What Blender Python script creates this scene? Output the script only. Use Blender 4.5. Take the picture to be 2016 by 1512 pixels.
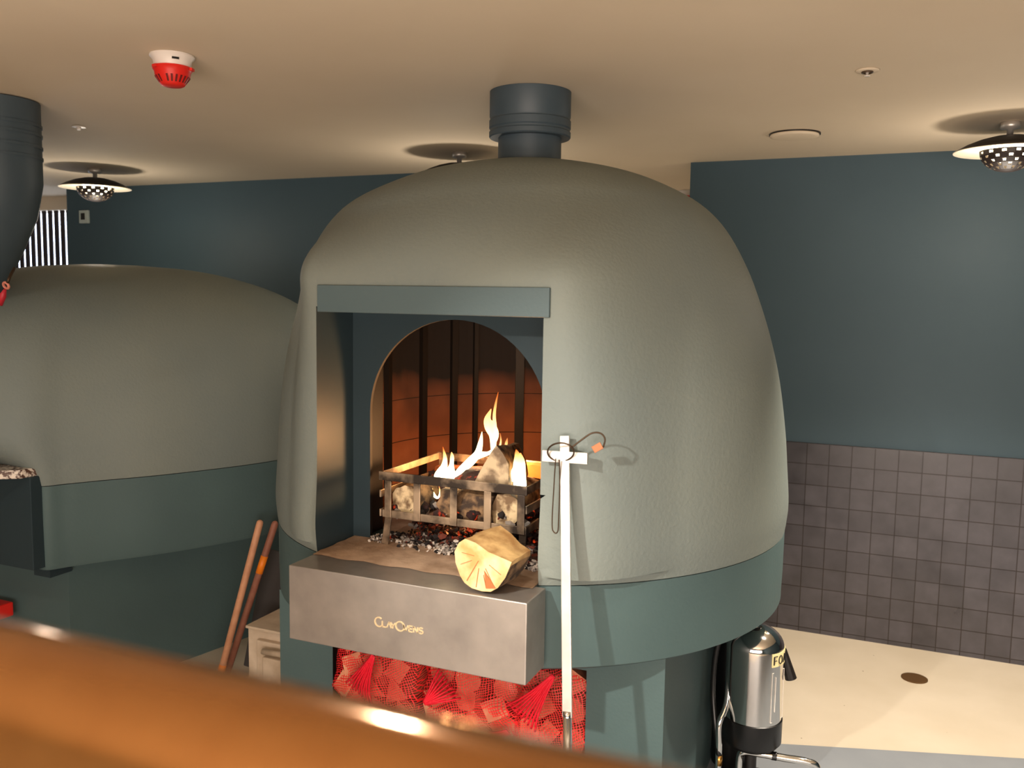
import bpy, bmesh, math, random
from mathutils import Vector, Matrix
from math import sin, cos, pi, radians
random.seed(7)
C = bpy.context.scene.collection
for o in list(bpy.data.objects): bpy.data.objects.remove(o)

# ------------------------------------------------------------------ camera
RX = Vector((0.91883535, 0.39434328, 0.01532878))      # right
DN = Vector((0.05318162, -0.08524028, -0.9949401))     # down
FW = Vector((-0.39104131, 0.91500135, -0.0992936))     # forward
EYE = Vector((0, 0, 1.70))
cam_data = bpy.data.cameras.new('camera')
cam = bpy.data.objects.new('camera', cam_data)
C.objects.link(cam)
m = Matrix((RX, -DN, -FW)).transposed().to_4x4()
m.translation = EYE
cam.matrix_world = m
cam_data.sensor_width = 36.0
cam_data.lens = 1750 / 2016 * 36.0
cam_data.clip_start = 0.02
cam_data.dof.use_dof = True
cam_data.dof.focus_distance = 3.0
cam_data.dof.aperture_fstop = 4.0
bpy.context.scene.camera = cam

# ------------------------------------------------------------------ world, light, exposure
sc = bpy.context.scene
w = bpy.data.worlds.new('world'); sc.world = w; w.use_nodes = True
w.node_tree.nodes['Background'].inputs[0].default_value = (1.0, 0.88, 0.78, 1)
w.node_tree.nodes['Background'].inputs[1].default_value = 0.14
sc.view_settings.view_transform = 'Standard'
sc.view_settings.look = 'None'
sc.view_settings.gamma = 1.0
sc.view_settings.exposure = 0.0
sc.view_settings.use_curve_mapping = False


def spot(name, loc, target, power, size, blend, col, radius=0.03):
    l = bpy.data.lights.new(name, 'SPOT'); l.energy = power; l.color = col
    l.spot_size = radians(size); l.spot_blend = blend; l.shadow_soft_size = radius
    o = bpy.data.objects.new(name, l); C.objects.link(o); o.location = loc
    o.rotation_euler = (Vector(target) - Vector(loc)).to_track_quat('-Z', 'Y').to_euler()
    return o


def area(name, loc, target, power, sx, sy, col):
    l = bpy.data.lights.new(name, 'AREA'); l.energy = power; l.color = col
    l.shape = 'RECTANGLE'; l.size = sx; l.size_y = sy
    o = bpy.data.objects.new(name, l); C.objects.link(o); o.location = loc
    o.rotation_euler = (Vector(target) - Vector(loc)).to_track_quat('-Z', 'Y').to_euler()
    return o


WARM = (1.0, 0.87, 0.72)
WHITE = (1.0, 0.93, 0.82)
spot('spot_light_highlight', (-0.62, 1.22, 2.36), (-0.62, 1.75, 0.5), 22, 60, 0.6, WHITE, 0.035)
spot('spot_light_counter', (-0.97, 1.6, 2.37), (-0.25, 0.25, 1.4), 70, 45, 0.5, WHITE, 0.04)
spot('spot_light_oven', (-1.3, -0.25, 2.36), (-0.66, 2.2, 1.0), 300, 33, 0.9, WHITE, 0.03)
spot('spot_light_left', (-2.9, 0.6, 2.36), (-2.9, 2.6, 0.95), 17, 55, 0.8, WHITE, 0.04)
spot('spot_light_floor', (0.45, 3.0, 2.36), (0.3, 3.55, 0.0), 300, 88, 0.8, WARM, 0.05)
area('room_bounce', (0.2, -1.6, 1.0), (0.0, 1.5, 2.6), 150, 3.0, 1.2, (1.0, 0.83, 0.71))
area('room_fill', (1.4, -1.5, 1.1), (-1.0, 3.0, 1.2), 26, 2.0, 1.2, (1.0, 0.93, 0.86))
area('corridor_fill', (-1.9, 6.6, 2.35), (-1.9, 6.6, 0), 45, 0.5, 0.5, WARM)  # added unseen area light, brightens the corridor behind the dome


# ------------------------------------------------------------------ helpers
def at(x, y, Y):
    """point of the place seen at photo position (x, y), at real depth Y"""
    d = RX * (x - 1008) + DN * (y - 756) + FW * 1750
    return EYE + d * (Y / d.y)


def hexc(h, a=1):
    h = h.lstrip('#'); v = [int(h[i:i+2], 16) / 255 for i in (0, 2, 4)]
    return tuple([(c / 12.92 if c <= .04045 else ((c + .055) / 1.055) ** 2.4) for c in v] + [a])


def mat(name, col, rough=0.6, metal=0.0, noise=None, bump=None, col2=None, spec=0.5, emit=None, coord='Object', rnoise=None):
    """noise=(scale, detail, contrast) mixes col and col2; bump=(scale, strength, distance)"""
    m = bpy.data.materials.new(name); m.use_nodes = True
    nt = m.node_tree; b = nt.nodes['Principled BSDF']
    b.inputs['Base Color'].default_value = hexc(col)
    b.inputs['Roughness'].default_value = rough
    b.inputs['Metallic'].default_value = metal
    b.inputs['Specular IOR Level'].default_value = spec
    tc = nt.nodes.new('ShaderNodeTexCoord')
    if noise:
        n = nt.nodes.new('ShaderNodeTexNoise'); n.inputs['Scale'].default_value = noise[0]; n.inputs['Detail'].default_value = noise[1]
        nt.links.new(tc.outputs[coord], n.inputs['Vector'])
        r = nt.nodes.new('ShaderNodeValToRGB')
        r.color_ramp.elements[0].position = .5 - noise[2]; r.color_ramp.elements[1].position = .5 + noise[2]
        r.color_ramp.elements[0].color = hexc(col); r.color_ramp.elements[1].color = hexc(col2)
        nt.links.new(n.outputs['Fac'], r.inputs['Fac']); nt.links.new(r.outputs['Color'], b.inputs['Base Color'])
        if rnoise:
            mr = nt.nodes.new('ShaderNodeMapRange'); mr.inputs['To Min'].default_value = rnoise[0]; mr.inputs['To Max'].default_value = rnoise[1]
            nt.links.new(n.outputs['Fac'], mr.inputs['Value']); nt.links.new(mr.outputs['Result'], b.inputs['Roughness'])
    if bump:
        n2 = nt.nodes.new('ShaderNodeTexNoise'); n2.inputs['Scale'].default_value = bump[0]; n2.inputs['Detail'].default_value = 6
        nt.links.new(tc.outputs[coord], n2.inputs['Vector'])
        bp = nt.nodes.new('ShaderNodeBump'); bp.inputs['Strength'].default_value = bump[1]; bp.inputs['Distance'].default_value = bump[2]
        nt.links.new(n2.outputs['Fac'], bp.inputs['Height']); nt.links.new(bp.outputs['Normal'], b.inputs['Normal'])
    if emit:
        b.inputs['Emission Color'].default_value = hexc(emit[0]); b.inputs['Emission Strength'].default_value = emit[1]
    return m


def obj(name, bm, m, parent=None, smooth=False, loc=None):
    bmesh.ops.recalc_face_normals(bm, faces=bm.faces)
    me = bpy.data.meshes.new(name); bm.to_mesh(me); bm.free()
    o = bpy.data.objects.new(name, me); C.objects.link(o)
    for mm in (m if isinstance(m, (list, tuple)) else [m]): me.materials.append(mm)
    if smooth is True:
        for p in me.polygons: p.use_smooth = True
    elif False:
        pass
    if parent is not None:
        o.parent = parent
        o.matrix_parent_inverse = Matrix.Translation(parent.location).inverted() if parent.type == 'EMPTY' and not parent.parent else Matrix.Identity(4)
    return o


def autosmooth(o, deg=35):
    me = o.data
    for p in me.polygons: p.use_smooth = True
    bm = bmesh.new(); bm.from_mesh(me)
    for e in bm.edges:
        if len(e.link_faces) == 2 and e.calc_face_angle(0) > radians(deg): e.smooth = False
    bm.to_mesh(me); bm.free()
    return o


def thing(name, label, cat, loc=(0, 0, 0), group=None):
    o = bpy.data.objects.new(name, None); C.objects.link(o); o.location = loc
    o.empty_display_size = .1
    o['label'] = label; o['category'] = cat
    if group: o['group'] = group
    return o


def tag(o, label, cat, group=None, kind=None):
    o['label'] = label; o['category'] = cat
    if group: o['group'] = group
    if kind: o['kind'] = kind
    return o


def struct(name, bm, m):
    o = obj(name, bm, m); o['kind'] = 'structure'; return o


def box(bm, x0, x1, y0, y1, z0, z1, bev=0, mi=0):
    vs = [bm.verts.new((x, y, z)) for z in (z0, z1) for y in (y0, y1) for x in (x0, x1)]
    F = [(0, 2, 3, 1), (4, 5, 7, 6), (0, 1, 5, 4), (2, 6, 7, 3), (0, 4, 6, 2), (1, 3, 7, 5)]
    fs = [bm.faces.new([vs[i] for i in f]) for f in F]
    for f in fs: f.material_index = mi
    if bev:
        es = list({e for f in fs for e in f.edges})
        r = bmesh.ops.bevel(bm, geom=es, offset=bev, segments=2, affect='EDGES', profile=.5)
        for f in r['faces']: f.material_index = mi
    return vs


def obox(bm, p0, p1, wid, thk, up=Vector((0, 0, 1)), bev=0):
    """bar from p0 to p1, wid along side, thk along up-ish"""
    p0, p1 = Vector(p0), Vector(p1); d = (p1 - p0).normalized()
    s = d.cross(up)
    if s.length < 1e-4: s = d.cross(Vector((0, 1, 0)))
    s.normalize(); u = s.cross(d).normalized()
    vs = []
    for p in (p0, p1):
        for a, b in ((-1, -1), (1, -1), (1, 1), (-1, 1)):
            vs.append(bm.verts.new(p + s * (a * wid / 2) + u * (b * thk / 2)))
    F = [(0, 1, 2, 3), (4, 7, 6, 5), (0, 4, 5, 1), (1, 5, 6, 2), (2, 6, 7, 3), (3, 7, 4, 0)]
    fs = [bm.faces.new([vs[i] for i in f]) for f in F]
    if bev: bmesh.ops.bevel(bm, geom=list({e for f in fs for e in f.edges}), offset=bev, segments=2, affect='EDGES', profile=.5)


def lathe(bm, prof, cx=0, cy=0, n=48, cap=True):
    rings = []
    for r, z in prof:
        if r < 1e-6: rings.append([bm.verts.new((cx, cy, z))])
        else: rings.append([bm.verts.new((cx + r * cos(2 * pi * i / n), cy + r * sin(2 * pi * i / n), z)) for i in range(n)])
    for a, b in zip(rings, rings[1:]):
        for i in range(n):
            j = (i + 1) % n
            if len(a) == 1 and len(b) == 1: continue
            if len(a) == 1: bm.faces.new((a[0], b[i], b[j]))
            elif len(b) == 1: bm.faces.new((a[i], b[0], a[j]))
            else: bm.faces.new((a[i], b[i], b[j], a[j]))
    if cap:
        if len(rings[0]) > 1: bm.faces.new(rings[0])
        if len(rings[-1]) > 1: bm.faces.new(rings[-1])


def spline(pts, per=8):
    """Catmull-Rom through the points"""
    P = [Vector(p) for p in pts]; P = [P[0] * 2 - P[1]] + P + [P[-1] * 2 - P[-2]]
    out = []
    for i in range(1, len(P) - 2):
        a, b, c, d = P[i-1:i+3]
        for k in range(per):
            t = k / per
            out.append(.5 * ((2 * b) + (c - a) * t + (2 * a - 5 * b + 4 * c - d) * t * t + (3 * b - a - 3 * c + d) * t ** 3))
    out.append(P[-2]); return out


def tube(bm, pts, r, n=12, closed=False, radii=None, flat=1.0):
    pts = [Vector(p) for p in pts]; N = len(pts); rings = []
    prev = None
    for i, p in enumerate(pts):
        if closed: d = pts[(i + 1) % N] - pts[i - 1]
        else: d = pts[min(i + 1, N - 1)] - pts[max(i - 1, 0)]
        d.normalize()
        if prev is None:
            s = d.cross(Vector((0, 0, 1)))
            if s.length < .05: s = d.cross(Vector((0, 1, 0)))
        else: s = prev - d * prev.dot(d)
        s.normalize(); prev = s; u = d.cross(s)
        rr = radii[i] if radii else r
        rings.append([bm.verts.new(p + s * (rr * cos(2 * pi * k / n)) + u * (rr * flat * sin(2 * pi * k / n))) for k in range(n)])
    M_ = N if closed else N - 1
    for i in range(M_):
        a, b = rings[i], rings[(i + 1) % N]
        for k in range(n):
            l = (k + 1) % n
            bm.faces.new((a[k], a[l], b[l], b[k]))
    if not closed: bm.faces.new(rings[0]); bm.faces.new(rings[-1])


def boolean(o, cutters):
    for c in cutters:
        md = o.modifiers.new('b', 'BOOLEAN'); md.operation = 'DIFFERENCE'; md.solver = 'EXACT'; md.object = c
        try: md.material_mode = 'TRANSFER'
        except Exception: pass
        dg = bpy.context.evaluated_depsgraph_get()
        dg.update()
        me = bpy.data.meshes.new_from_object(o.evaluated_get(dg))
        o.modifiers.clear(); o.data = me
        bpy.data.objects.remove(c)
    return o


def subtex(nt, kind, **kw):
    n = nt.nodes.new(kind)
    for k, v in kw.items(): n.inputs[k].default_value = v
    return n


# ------------------------------------------------------------------ materials
M_body = mat('plaster_body', '#7d847c', .62, noise=(1.6, 4, .25), col2='#707a78', bump=(95, .35, .004), spec=.35)
M_band = mat('plaster_band', '#4f6464', .6, noise=(3, 4, .3), col2='#485b5c', bump=(95, .22, .003), spec=.35)
M_niche = mat('painted_steel_surround', '#2f3d43', .45, noise=(4, 4, .3), col2='#29363b', bump=(60, .1, .002), spec=.25)
M_lintel = mat('painted_lintel', '#4e6064', .55, bump=(120, .2, .002))
M_pipe = mat('painted_flue', '#44525a', .5, noise=(5, 3, .3), col2='#3b4850', bump=(60, .06, .002))
M_wall = mat('wall_paint_teal', '#465a64', .55, noise=(1.5, 5, .3), col2='#3d515b', bump=(130, .15, .002), spec=.3)
M_ceil = mat('ceiling_paint_cream', '#e3d3bb', .8, noise=(2, 4, .3), col2='#ddccb3', bump=(150, .06, .002), spec=.2)
M_steel = mat('brushed_steel', '#c0b9b2', .42, .7, noise=(9, 8, .25), col2='#9c958f', bump=(30, .05, .002), rnoise=(.32, .5))
M_steel_pol = mat('polished_steel', '#f0e8de', .38, .7, noise=(20, 4, .3), col2='#c4beb6')
M_grate = mat('heat_stained_steel', '#b8a085', .42, .6, noise=(11, 5, .11), col2='#3d342d', bump=(70, .2, .002), spec=.5)
M_soot = mat('black_iron', '#16120f', .6, .3, bump=(40, .2, .003))
M_chrome = mat('chrome', '#e2e0dc', .08, 1.0)
M_black = mat('black_rubber', '#0d0c0c', .35)
M_brass = mat('satin_brass', '#926434', .11, .68, noise=(30, 5, .3), col2='#87592c', rnoise=(.08, .13))
M_brassf = mat('brass_fitting', '#d9a257', .3, 1.0)
M_white = mat('white_plastic', '#efe6dc', .4)
M_red = mat('red_plastic', '#e2261c', .4)
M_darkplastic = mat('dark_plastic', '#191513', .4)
M_iron = mat('rusty_wire', '#4a3a2c', .5, .8)
M_pole = mat('pine_handle', '#dba27c', .6, noise=(25, 5, .3), col2='#bd8260')
M_poledark = mat('worn_handle', '#a8705a', .6, noise=(25, 5, .3), col2='#895340')
M_orange = mat('orange_tape', '#ff8a1c', .5)
M_cream = mat('dirty_cream_plastic', '#d5c3ac', .6, noise=(12, 6, .2), col2='#b7a288')
M_greybd = mat('dark_board', '#3d3836', .6)


def mat_floor():
    m = mat('concrete_floor', '#d9cdb9', .5, noise=(3, 8, .3), col2='#cabda6', bump=(40, .12, .003), spec=.4)
    nt = m.node_tree; b = nt.nodes['Principled BSDF']
    # scattered dark specks
    tc = [n for n in nt.nodes if n.type == 'TEX_COORD'][0]
    v = nt.nodes.new('ShaderNodeTexVoronoi'); v.inputs['Scale'].default_value = 9
    nt.links.new(tc.outputs['Object'], v.inputs['Vector'])
    r = nt.nodes.new('ShaderNodeMath'); r.operation = 'LESS_THAN'; r.inputs[1].default_value = .035
    nt.links.new(v.outputs['Distance'], r.inputs[0])
    mx = nt.nodes.new('ShaderNodeMixRGB'); mx.inputs[2].default_value = hexc('#8a7a62')
    src = b.inputs['Base Color'].links[0].from_socket
    nt.links.new(src, mx.inputs[1]); nt.links.new(r.outputs[0], mx.inputs[0]); nt.links.new(mx.outputs[0], b.inputs['Base Color'])
    return m


def mat_tiles():
    m = bpy.data.materials.new('slate_tiles'); m.use_nodes = True; nt = m.node_tree; b = nt.nodes['Principled BSDF']
    tc = nt.nodes.new('ShaderNodeTexCoord'); mp = nt.nodes.new('ShaderNodeMapping')
    nt.links.new(tc.outputs['Object'], mp.inputs['Vector'])
    mp.inputs['Rotation'].default_value = (radians(-90), 0, 0)
    mp.inputs['Location'].default_value = (.3689, -0.981 * 0 + .0, 0)
    sep = nt.nodes.new('ShaderNodeSeparateXYZ'); nt.links.new(tc.outputs['Object'], sep.inputs[0])
    cmb = nt.nodes.new('ShaderNodeCombineXYZ')
    ax = nt.nodes.new('ShaderNodeMath'); ax.operation = 'ADD'; ax.inputs[1].default_value = .3689 + .10654 * 100
    az = nt.nodes.new('ShaderNodeMath'); az.operation = 'ADD'; az.inputs[1].default_value = -.981 + .10654 * 100
    nt.links.new(sep.outputs['X'], ax.inputs[0]); nt.links.new(sep.outputs['Z'], az.inputs[0])
    nt.links.new(ax.outputs[0], cmb.inputs[0]); nt.links.new(az.outputs[0], cmb.inputs[1])
    br = nt.nodes.new('ShaderNodeTexBrick'); br.offset = 0; br.offset_frequency = 1; br.squash = 1
    br.inputs['Scale'].default_value = 1; br.inputs['Brick Width'].default_value = .10654; br.inputs['Row Height'].default_value = .10654
    br.inputs['Mortar Size'].default_value = .0022; br.inputs['Mortar Smooth'].default_value = .3; br.inputs['Bias'].default_value = 0
    br.inputs['Color1'].default_value = hexc('#383539'); br.inputs['Color2'].default_value = hexc('#434045'); br.inputs['Mortar'].default_value = hexc('#231a18')
    nt.links.new(cmb.outputs[0], br.inputs['Vector'])
    n = nt.nodes.new('ShaderNodeTexNoise'); n.inputs['Scale'].default_value = 11; n.inputs['Detail'].default_value = 7
    nt.links.new(tc.outputs['Object'], n.inputs['Vector'])
    mx = nt.nodes.new('ShaderNodeMixRGB'); mx.blend_type = 'OVERLAY'; mx.inputs[0].default_value = .55
    nt.links.new(br.outputs['Color'], mx.inputs[1]); nt.links.new(n.outputs['Fac'], mx.inputs[2])
    nt.links.new(mx.outputs[0], b.inputs['Base Color'])
    mr = nt.nodes.new('ShaderNodeMapRange'); mr.inputs['To Min'].default_value = .2; mr.inputs['To Max'].default_value = .5
    nt.links.new(n.outputs['Fac'], mr.inputs['Value']); nt.links.new(mr.outputs['Result'], b.inputs['Roughness'])
    bp = nt.nodes.new('ShaderNodeBump'); bp.inputs['Distance'].default_value = .004; bp.inputs['Strength'].default_value = .8; bp.invert = True
    ad = nt.nodes.new('ShaderNodeMath'); ad.operation = 'MULTIPLY_ADD'; ad.inputs[1].default_value = .25
    nt.links.new(n.outputs['Fac'], ad.inputs[0]); nt.links.new(br.outputs['Fac'], ad.inputs[2])
    nt.links.new(ad.outputs[0], bp.inputs['Height']); nt.links.new(bp.outputs['Normal'], b.inputs['Normal'])
    return m


def mat_firebrick():
    m = mat('fire_brick_lining', '#b5714a', .85, noise=(6, 6, .3), col2='#8c4f33', bump=(40, .3, .004))
    nt = m.node_tree; b = nt.nodes['Principled BSDF']
    tc = [n for n in nt.nodes if n.type == 'TEX_COORD'][0]
    sep = nt.nodes.new('ShaderNodeSeparateXYZ'); nt.links.new(tc.outputs['Object'], sep.inputs[0])
    # horizontal joints every 0.17 m
    a = nt.nodes.new('ShaderNodeMath'); a.operation = 'MULTIPLY_ADD'; a.inputs[1].default_value = 1 / .165; a.inputs[2].default_value = .2
    f = nt.nodes.new('ShaderNodeMath'); f.operation = 'FRACT'
    l = nt.nodes.new('ShaderNodeMath'); l.operation = 'LESS_THAN'; l.inputs[1].default_value = .02
    nt.links.new(sep.outputs['Z'], a.inputs[0]); nt.links.new(a.outputs[0], f.inputs[0]); nt.links.new(f.outputs[0], l.inputs[0])
    mx = nt.nodes.new('ShaderNodeMixRGB'); mx.inputs[2].default_value = hexc('#2c1710')
    src = b.inputs['Base Color'].links[0].from_socket
    nt.links.new(src, mx.inputs[1]); nt.links.new(l.outputs[0], mx.inputs[0])
    # upper courses darkened in the colour: soot, deepened to stand in for shade
    s = nt.nodes.new('ShaderNodeMapRange'); s.inputs['From Min'].default_value = 1.08; s.inputs['From Max'].default_value = 1.36
    n = nt.nodes.new('ShaderNodeTexNoise'); n.inputs['Scale'].default_value = 4
    nt.links.new(tc.outputs['Object'], n.inputs['Vector'])
    k = nt.nodes.new('ShaderNodeMath'); k.operation = 'MULTIPLY_ADD'; k.inputs[1].default_value = .3; 
    nt.links.new(n.outputs['Fac'], k.inputs[0]); nt.links.new(sep.outputs['Z'], k.inputs[2])
    sb = nt.nodes.new('ShaderNodeMath'); sb.operation = 'SUBTRACT'; sb.inputs[1].default_value = .15
    nt.links.new(k.outputs[0], sb.inputs[0]); nt.links.new(sb.outputs[0], s.inputs['Value'])
    m2 = nt.nodes.new('ShaderNodeMixRGB'); m2.inputs[2].default_value = hexc('#0d0807')
    nt.links.new(s.outputs['Result'], m2.inputs[0]); nt.links.new(mx.outputs[0], m2.inputs[1])
    nt.links.new(m2.outputs[0], b.inputs['Base Color'])
    return m


M_floor = mat_floor(); M_tiles = mat_tiles(); M_brick = mat_firebrick()
M_mat2 = mat('grey_floor_coating', '#8f9499', .5, noise=(6, 6, .3), col2='#858a90', bump=(60, .1, .002))
M_stone = mat('hearth_stone', '#c8ab92', .8, noise=(9, 8, .14), col2='#95785f', bump=(30, .5, .006))
M_granite = mat('speckled_granite', '#e0d4c6', .35, noise=(75, 3, .06), col2='#5b4136', coord='Object')
M_bark = mat('log_bark', '#8a6c4c', .85, noise=(30, 8, .10), col2='#35261b', bump=(26, .8, .01))
M_wood = mat('split_wood', '#dcb77c', .75, noise=(18, 8, .14), col2='#9c7444', bump=(35, .5, .005))
M_woodend = mat('log_end_grain', '#e8cf98', .75, noise=(9, 7, .2), col2='#cfa468', bump=(40, .3, .004))
M_woodgrey = mat('weathered_wood', '#bba483', .8, noise=(26, 8, .10), col2='#6f5b45', bump=(35, .5, .005))

# ------------------------------------------------------------------ setting
bm = bmesh.new(); box(bm, -9, 3.2, -2.2, 9.2, -.1, 0); struct('floor', bm, M_floor)
bm = bmesh.new()
vs = [bm.verts.new(p) for p in ((-2.1, 2.83, .001), (3.15, 4.52, .001), (3.15, 1.2, .001), (-2.1, 1.2, .001))]
bm.faces.new(vs); r = bmesh.ops.extrude_face_region(bm, geom=list(bm.faces)); bmesh.ops.translate(bm, verts=[v for v in r['geom'] if isinstance(v, bmesh.types.BMVert)], vec=(0, 0, .005))
struct('floor', bm, M_mat2)
bm = bmesh.new(); box(bm, -9, 3.2, -2.2, 9.2, 2.4, 2.5); struct('ceiling', bm, M_ceil)
bm = bmesh.new(); box(bm, -5.42, -1.95, 4.62, 4.80, 0, 2.4); struct('wall_back_left', bm, M_wall)
bm = bmesh.new(); box(bm, -1.012, 3.1, 4.684, 4.90, 0, 2.4); struct('wall_back_right', bm, M_wall)
bm = bmesh.new(); box(bm, -1.018, 3.1, 4.672, 4.684, 0, .981, 0); o = struct('trim_1', bm, M_tiles)
bm = bmesh.new(); box(bm, 3.1, 3.2, -2.2, 9.2, 0, 2.4); struct('wall_right', bm, M_wall)
bm = bmesh.new(); box(bm, -9.0, -8.9, -2.2, 9.2, 0, 2.4); struct('wall_left', bm, M_wall)
bm = bmesh.new(); box(bm, -8.9, 3.1, 9.1, 9.2, 0, 2.4); struct('wall_far', bm, M_ceil)
# window with vertical slats on the left, under a cream soffit
bm = bmesh.new(); box(bm, -8.9, -5.42, 4.98, 5.25, 2.30, 2.4); struct('trim_2', bm, M_ceil)
M_day = mat('daylight_glass', '#dfeaff', .2, emit=('#dbe8ff', 5))
bm = bmesh.new(); box(bm, -8.9, -5.42, 5.20, 5.21, .4, 2.3); win = struct('window_1', bm, M_day)
M_slat = mat('dark_brown_slat', '#2a1c1c', .5)
for k in range(36):
    x = -5.47 - k * .066
    bm = bmesh.new(); box(bm, x - .047, x, 5.03, 5.036, .4, 2.3)
    s = obj('slat', bm, M_slat, win); s['kind'] = 'structure'

# ------------------------------------------------------------------ main oven
AX, AY = -1.185, 2.93
oven = thing('wood_fired_oven', 'large grey green domed clay oven with fire burning in its arched mouth', 'oven', (AX, AY, 0))


def smoothprof(pts, per=5):
    return [(p.x, p.y) for p in spline([(a, b, 0) for a, b in pts], per)]


prof = [(.86, .94), (.881, .942)] + smoothprof([(.884, .96), (.889, 1.03), (.881, 1.15), (.872, 1.27), (.852, 1.43), (.825, 1.56), (.790, 1.68), (.745, 1.80), (.675, 1.925), (.590, 2.01), (.47, 2.075), (.350, 2.118), (.20, 2.15), (.1, 2.163), (0.0, 2.166)], 5)
bm = bmesh.new(); lathe(bm, [(0, .94)] + prof[:-1] + [(0, 2.166)], AX, AY, 160)


def sstep(a, b, x):
    t = max(0, min(1, (x - a) / (b - a))); return t * t * (3 - 2 * t)


bmesh.ops.subdivide_edges(bm, edges=[e for e in bm.edges if all(v.co.y < 2.6 and .95 < v.co.z < 2.1 and math.hypot(v.co.x - AX, v.co.y - AY) > .5 for v in e.verts)], cuts=1, use_grid_fill=True)
for v in bm.verts:      # the plaster swells forward to meet the frame of the mouth
    if v.co.y < 2.75 and v.co.y > 2.125 and v.co.z > .96:
        w_ = (1 - sstep(.36, .66 - .12 * sstep(1.1, 1.5, -v.co.x), abs(v.co.x + 1.168))) * (1 - sstep(1.73, 2.0 - .04 * sstep(1.1, 1.5, -v.co.x), v.co.z))
        v.co.y += (2.122 - v.co.y) * w_
for v in bm.verts:
    v.co.x += .012 - .024 * sstep(1.0, 2.1, v.co.z)
    if v.co.x < AX: v.co.x = AX + (v.co.x - AX) * (1 + .045 * sstep(1.62, 1.85, v.co.z) * (1 - sstep(1.98, 2.12, v.co.z)))

shell = obj('dome', bm, [M_body, M_niche, M_soot], oven)
shell.parent = None
NX0, NX1 = -1.519, -.822
bm = bmesh.new(); box(bm, NX0, NX1, 1.5, 2.31, .9, 1.66); c1 = obj('c', bm, M_niche)
bm = bmesh.new()
ar = .29; ac = -1.168; sp = 1.337
pts = [(ac - ar, .9), (ac + ar, .9)] + [(ac + ar * cos(t * pi / 32), sp + ar * sin(t * pi / 32)) for t in range(33)]
f0 = bm.faces.new([bm.verts.new((x, 2.25, z)) for x, z in pts])
r = bmesh.ops.extrude_face_region(bm, geom=[f0]); bmesh.ops.translate(bm, verts=[v for v in r['geom'] if isinstance(v, bmesh.types.BMVert)], vec=(0, .3, 0))
c2 = obj('c', bm, M_soot)
bm = bmesh.new(); lathe(bm, [(0, .9), (.58, .9), (.58, 1.66), (.5, 1.76), (.3, 1.88), (0, 1.92)], AX, AY, 64); c3 = obj('c', bm, M_soot)
bm = bmesh.new(); box(bm, -1.49, -.845, 2.322, 2.7, .92, 1.66); c4 = obj('c', bm, M_soot)
boolean(shell, [c1, c2, c3, c4])
shell.parent = oven; shell.matrix_parent_inverse = Matrix.Translation(oven.location).inverted()
autosmooth(shell, 30)
# band under the dome
bm = bmesh.new()
lathe(bm, [(.0, .70), (.80, .70), (.862, .705), (.878, .715), (.878, .74), (.880, .80), (.881, .938), (.881, .9395), (0, .9395)], AX + .012, AY, 128)
band = obj('base_band', bm, M_band, None)
band.parent = oven; band.matrix_parent_inverse = Matrix.Translation(oven.location).inverted(); band['label'] = 'darker teal band under the dome'
autosmooth(band, 35)
# lintel plate over the mouth
bm = bmesh.new(); box(bm, -1.510, -.804, 2.113, 2.32, 1.645, 1.721, .002)
obj('lintel', bm, M_lintel, oven)['label'] = 'flat teal lintel above the mouth'
# firebox lining: curved brick slabs between iron ribs
bm = bmesh.new()
for i in range(96):
    t0, t1 = 2 * pi * i / 96, 2 * pi * (i + 1) / 96
    tm = (t0 + t1) / 2
    if sin(tm) < -.80: continue
    R0, R1 = .572, .579
    a = [bm.verts.new((AX + R * cos(t), AY + R * sin(t), z)) for z in (.945, 1.655) for (R, t) in ((R0, t0), (R0, t1), (R1, t1), (R1, t0))]
    for f in ((0, 1, 2, 3), (4, 7, 6, 5), (0, 4, 5, 1), (1, 5, 6, 2), (2, 6, 7, 3), (3, 7, 4, 0)): bm.faces.new([a[k] for k in f])
bmesh.ops.remove_doubles(bm, verts=bm.verts, dist=1e-5)
obj('firebrick_lining', bm, M_brick, oven)['label'] = 'orange brown brick lining, painted darker upward for soot and shade'
for ang, wd in ((-176, .03), (161, .026), (145.5, .026), (135.5, .018), (116.2, .036), (96, .03), (75, .03), (50, .03), (25, .03), (0, .03)):
    t = radians(ang); bm = bmesh.new()
    p = Vector((AX + .562 * cos(t), AY + .562 * sin(t), 0))
    s = Vector((-sin(t), cos(t), 0)) * (wd / 2); n = Vector((cos(t), sin(t), 0)) * .011
    a = [bm.verts.new(p + q + Vector((0, 0, z))) for z in (.945, 1.655) for q in (s + n, s - n, -s - n, -s + n)]
    for f in ((0, 1, 2, 3), (4, 7, 6, 5), (0, 4, 5, 1), (1, 5, 6, 2), (2, 6, 7, 3), (3, 7, 4, 0)): bm.faces.new([a[k] for k in f])
    obj('iron_rib', bm, M_soot, oven)
# hearth stone
bm = bmesh.new()
lathe(bm, [(0, .9405), (.575, .9405), (.575, .9425), (0, .9425)], AX, AY, 64)
n_ = 24
grid = [[bm.verts.new((NX0 + .004 + (NX1 - NX0 - .008) * i / n_, 2.09 + .5 * j / n_ + (.006 * sin(i * 1.3) if j == 0 else 0), .9435 + .003 * random.random() * (j > 0))) for i in range(n_ + 1)] for j in range(n_ + 1)]
for j in range(n_):
    for i in range(n_):
        if grid[j][i].co.y > 2.30 and (abs(grid[j][i].co.x - ac) > ar - .02): continue
        bm.faces.new((grid[j][i], grid[j][i + 1], grid[j + 1][i + 1], grid[j + 1][i]))
hearth = obj('hearth', bm, M_stone, oven, True)
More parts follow.
